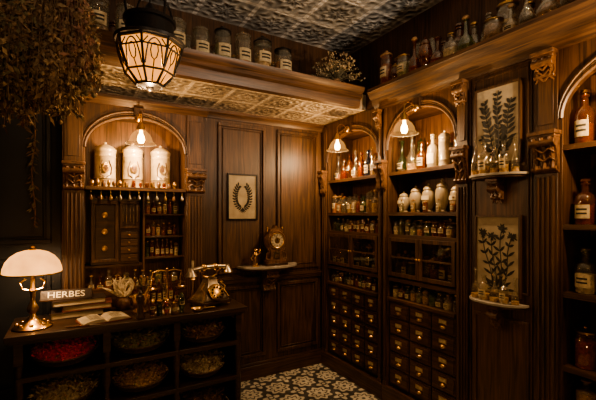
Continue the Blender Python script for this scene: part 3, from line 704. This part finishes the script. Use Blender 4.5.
# ---------------------------------------------------------------- botanical prints
def botanical(M,x0,x1,z0,z1,y,kind,fm):
    b=B('framed_botanical_print',M); w=.012
    fr(b,x0,x1,z0,z1,y,fm,w,.018,0); b.box(x0+w,x1-w,y-.006,y,z0+w,z1-w,paper)
    cx=(x0+x1)/2;H=z1-z0;yy=y-.0075; cz0=(z0+z1)/2
    def lf(px,pz,an,l,wd):
        ex=px+l*math.cos(an); ez=pz+l*math.sin(an); nx,nz=-math.sin(an)*wd,math.cos(an)*wd
        def q(t,s): return (px+(ex-px)*t+nx*s,yy-.0003*random.random(),pz+(ez-pz)*t+nz*s)
        b.add([q(0,0),q(.25,.8),q(.55,1),q(.8,.6),q(1,0),q(.8,-.6),q(.55,-1),q(.25,-.8)],[tuple(range(8))],ink)
    def spray(bx,bz,tx,tz,n,Ll,wd,lo=.15):
        pts=[(bx+(tx-bx)*t/6+.01*math.sin(t),yy,bz+(tz-bz)*t/6) for t in range(7)]
        b.tube(pts,.0026,ink,4)
        for k in range(n):
            t=lo+(1-lo)*k/n; px=bx+(tx-bx)*t+.01*math.sin(t*6); pz=bz+(tz-bz)*t
            for s in (-1,1): lf(px,pz,math.atan2(tz-bz,tx-bx)+s*U(.5,1.1),Ll*(1.2-t*.6)*U(.8,1.1),wd)
    if kind==0:
        for s in (-1,1):
            pts=[]
            for t in range(13):
                a_=-pi/2+s*t/12*2.5; px=cx+.07*math.cos(a_); pz=cz0+.01+.11*math.sin(a_); pts.append((px,yy,pz))
                for q in (-1,1):
                    if t>0: lf(px,pz,a_+s*pi/2+q*.9,.036,.008)
            b.tube(pts,.0022,ink,4)
        for k in range(5): lf(cx,cz0-.10,-pi/2+(k-2)*.35,.05,.005)
    elif kind==1:
        spray(cx-.03,z0+.06*H,cx-.075,z1-.16*H,11,.062,.010); spray(cx,z0+.06*H,cx+.01,z1-.07*H,12,.055,.009); spray(cx+.03,z0+.06*H,cx+.09,z1-.2*H,10,.062,.010)
        spray(cx+.01,z0+.06*H,cx+.05,z0+.35*H,5,.04,.007); spray(cx-.01,z0+.06*H,cx-.10,z0+.4*H,5,.04,.008)
    else:
        for s in (-1,-.35,.35,1):
            tz=z1-.26*H+U(-.04,.05); tx=cx+s*.09
            spray(cx+s*.03,z0+.08*H,tx,tz,5,.06,.008,.05)
            for k in range(26): lf(tx+U(-.006,.006),tz+U(-.006,.006),k*2*pi/26*1.0+U(-.1,.1),U(.014,.036),.005)
        for k in range(16): lf(cx+U(-.04,.04),z0+.08*H,U(-.3,3.4),.075,.008)
    b.done()
botanical(Matrix(),-1.013,-.722,1.455,1.87,-.001,0,iron)
botanical(RW,1.735,2.02,1.80,2.27,-.009,1,woodz)
botanical(RW,1.735,2.02,1.03,1.50,-.009,2,woodz)
for z,hh in ((1.74,.24),(1.0,.18)):
    b=B('bracket_shelf',RW)
    cx=1.885; poly=[(cx-.175,-.009),(cx+.175,-.009)]+[(cx+.175*math.cos(pi*i/14),-.009-.13*math.sin(pi*i/14)) for i in range(1,14)]
    b.prism(poly,'z',z-.014,z,marble); b.prism([(cx+(x-cx)*.92,-.009+(y+.009)*.92) for x,y in poly],'z',z-.026,z-.014,woody)
    corbel(b,cx,z-.15,z-.026,.06,-.009,carve,.07); b.done(.002)
    b=B('glass_decanters',RW)
    for i,(dx,r,h,k) in enumerate(((-.115,.03,hh,'flask'),(-.05,.033,hh*.8,'round'),(.015,.028,hh*.95,'flask'),(.072,.026,hh*.75,'round'),(.125,.022,hh*.85,'flask'))):
        bottle(b,cx+dx,-.078 if abs(dx)<.08 else -.06,z,r,h,k,gl_clear,i%2==1,cont[0],fl_=.5)
    b.done()

# ---------------------------------------------------------------- dried flowers
fl=[pm('dried_'+n,c,.9,0,.5,50,.2) for n,c in (('rose',(.21,.115,.08)),('straw',(.30,.22,.125)),('brown',(.13,.085,.045)),('sage',(.15,.13,.075)),('tan',(.25,.17,.10)))]
def bundle(x,y,zt,Ln,sp,ms,n=80):
    b=B('dried_flower_bundle')
    b.lathe([(0,-.03),(.014,-.03),(.016,0),(.014,.03),(0,.03)],(x,y,zt),cork,8)
    b.tube([(x,y,zt+.02),(x,y,2.704)],.002,cork,4)
    for k in range(n):
        an=U(0,2*pi); q=R()**.6*sp; l=Ln*U(.62,1)
        e=Vector((x+q*math.cos(an),y+q*math.sin(an),zt-l)); s=Vector((x+.008*math.cos(an),y+.008*math.sin(an),zt+.05))
        mid=(s+e)/2+Vector((math.cos(an),math.sin(an),0))*q*.15
        b.tube([s,mid,e],.0015,random.choice(ms),3)
        for j in range(20):
            t=U(.12,1)**.7; p=s.lerp(mid,t*2) if t<.5 else mid.lerp(e,t*2-1); p=p+Vector((U(-1,1),U(-1,1),U(-1,1)))*.014
            if R()<.5: b.octa(p,U(.005,.012),random.choice(ms))
            else: b.leaf(p,(U(-.7,.7),U(-.7,.7),U(-1.2,.1)),U(.02,.055),.007,random.choice(ms))
    b.done()
b=B('drying_rack_pole'); 
for yy in (-1.25,-1.38,-1.5): b.tube([(-2.93,yy,2.72),(-2.08,yy,2.72)],.014,woodd,8)
for xx in (-2.85,-2.12): b.tube([(xx,-1.55,2.74),(xx,-1.2,2.74)],.008,woodd,8); b.tube([(xx,-1.38,3.2),(xx,-1.38,2.74)],.004,cork,4)
b.done()
sets=[[fl[1],fl[4],fl[2]],[fl[0],fl[2],fl[4]],[fl[3],fl[2],fl[4]],[fl[4],fl[2],fl[0]],[fl[1],fl[3],fl[2]]]
xs_=(-2.66,-2.58,-2.50,-2.42,-2.34,-2.26,-2.18)
ii=0
for yy in (-1.5,-1.38,-1.25):
    for j,x in enumerate(xs_):
        if yy==-1.38: x+=.03
        Ln={0:.50,1:.58,2:.52,3:.60,4:.54,5:.52,6:.44}[j]+U(-.05,.04)
        bundle(x,yy,U(2.42,2.50),Ln,U(.075,.105) if j<6 else .08,sets[(ii*2+j)%5]); ii+=1
b=B('hanging_dried_stem'); pts=[(-2.42+.01*math.sin(k*.8),-.05,2.2-k*.07) for k in range(12)]
b.tube([(-2.42,-.012,2.24),(-2.42,-.05,2.22)]+pts,.004,cont[1],5)
for k in range(80): t=R(); b.leaf((-2.42+U(-.01,.01),-.055,2.2-t*.77),(U(-1,1),U(-.3,.1),U(-1,-.2)),U(.03,.06),.007,random.choice((fl[3],fl[2])))
b.done()
b=B('dried_flower_arrangement'); cx,cy=-.26,-.60
b.lathe([(0,0),(.04,0),(.05,.04),(.03,.09),(.035,.1),(0,.09)],(cx,cy,2.5505),cont[1],12)
for k in range(110):
    d=Vector((U(-1,1),U(-.9,.9),U(-.1,1))).normalized(); e=Vector((cx,cy,2.64))+d*U(.12,.22); 
    if e.z<2.58: e.z=2.58
    b.tube([(cx,cy,2.63),((cx+e.x)/2,(cy+e.y)/2,(2.63+e.z)/2+.03),e],.0015,fl[3],3)
    for j in range(5): b.octa(e+Vector((U(-1,1),U(-1,1),U(-.3,1)))*.018,U(.005,.009),random.choice((fl[1],fl[4],cont[4],fl[3])))
b.done()

# ---------------------------------------------------------------- world & camera
w=bpy.data.worlds.new('World'); scn.world=w; w.use_nodes=True
w.node_tree.nodes['Background'].inputs[0].default_value=(.5,.35,.2,1); w.node_tree.nodes['Background'].inputs[1].default_value=.05
cam=bpy.data.cameras.new('camera'); co=bpy.data.objects.new('camera',cam); scn.collection.objects.link(co)
co.location=(-2.174,-3.223,1.5); co.rotation_euler=(pi/2,0,math.radians(-30.4)); cam.sensor_width=36; cam.lens=380/596*36
cam.shift_y=15/596; cam.clip_start=.05
scn.camera=co
scn.view_settings.view_transform='AgX'
try: scn.view_settings.look='AgX - Medium High Contrast'
except Exception: pass
scn.view_settings.exposure=.5
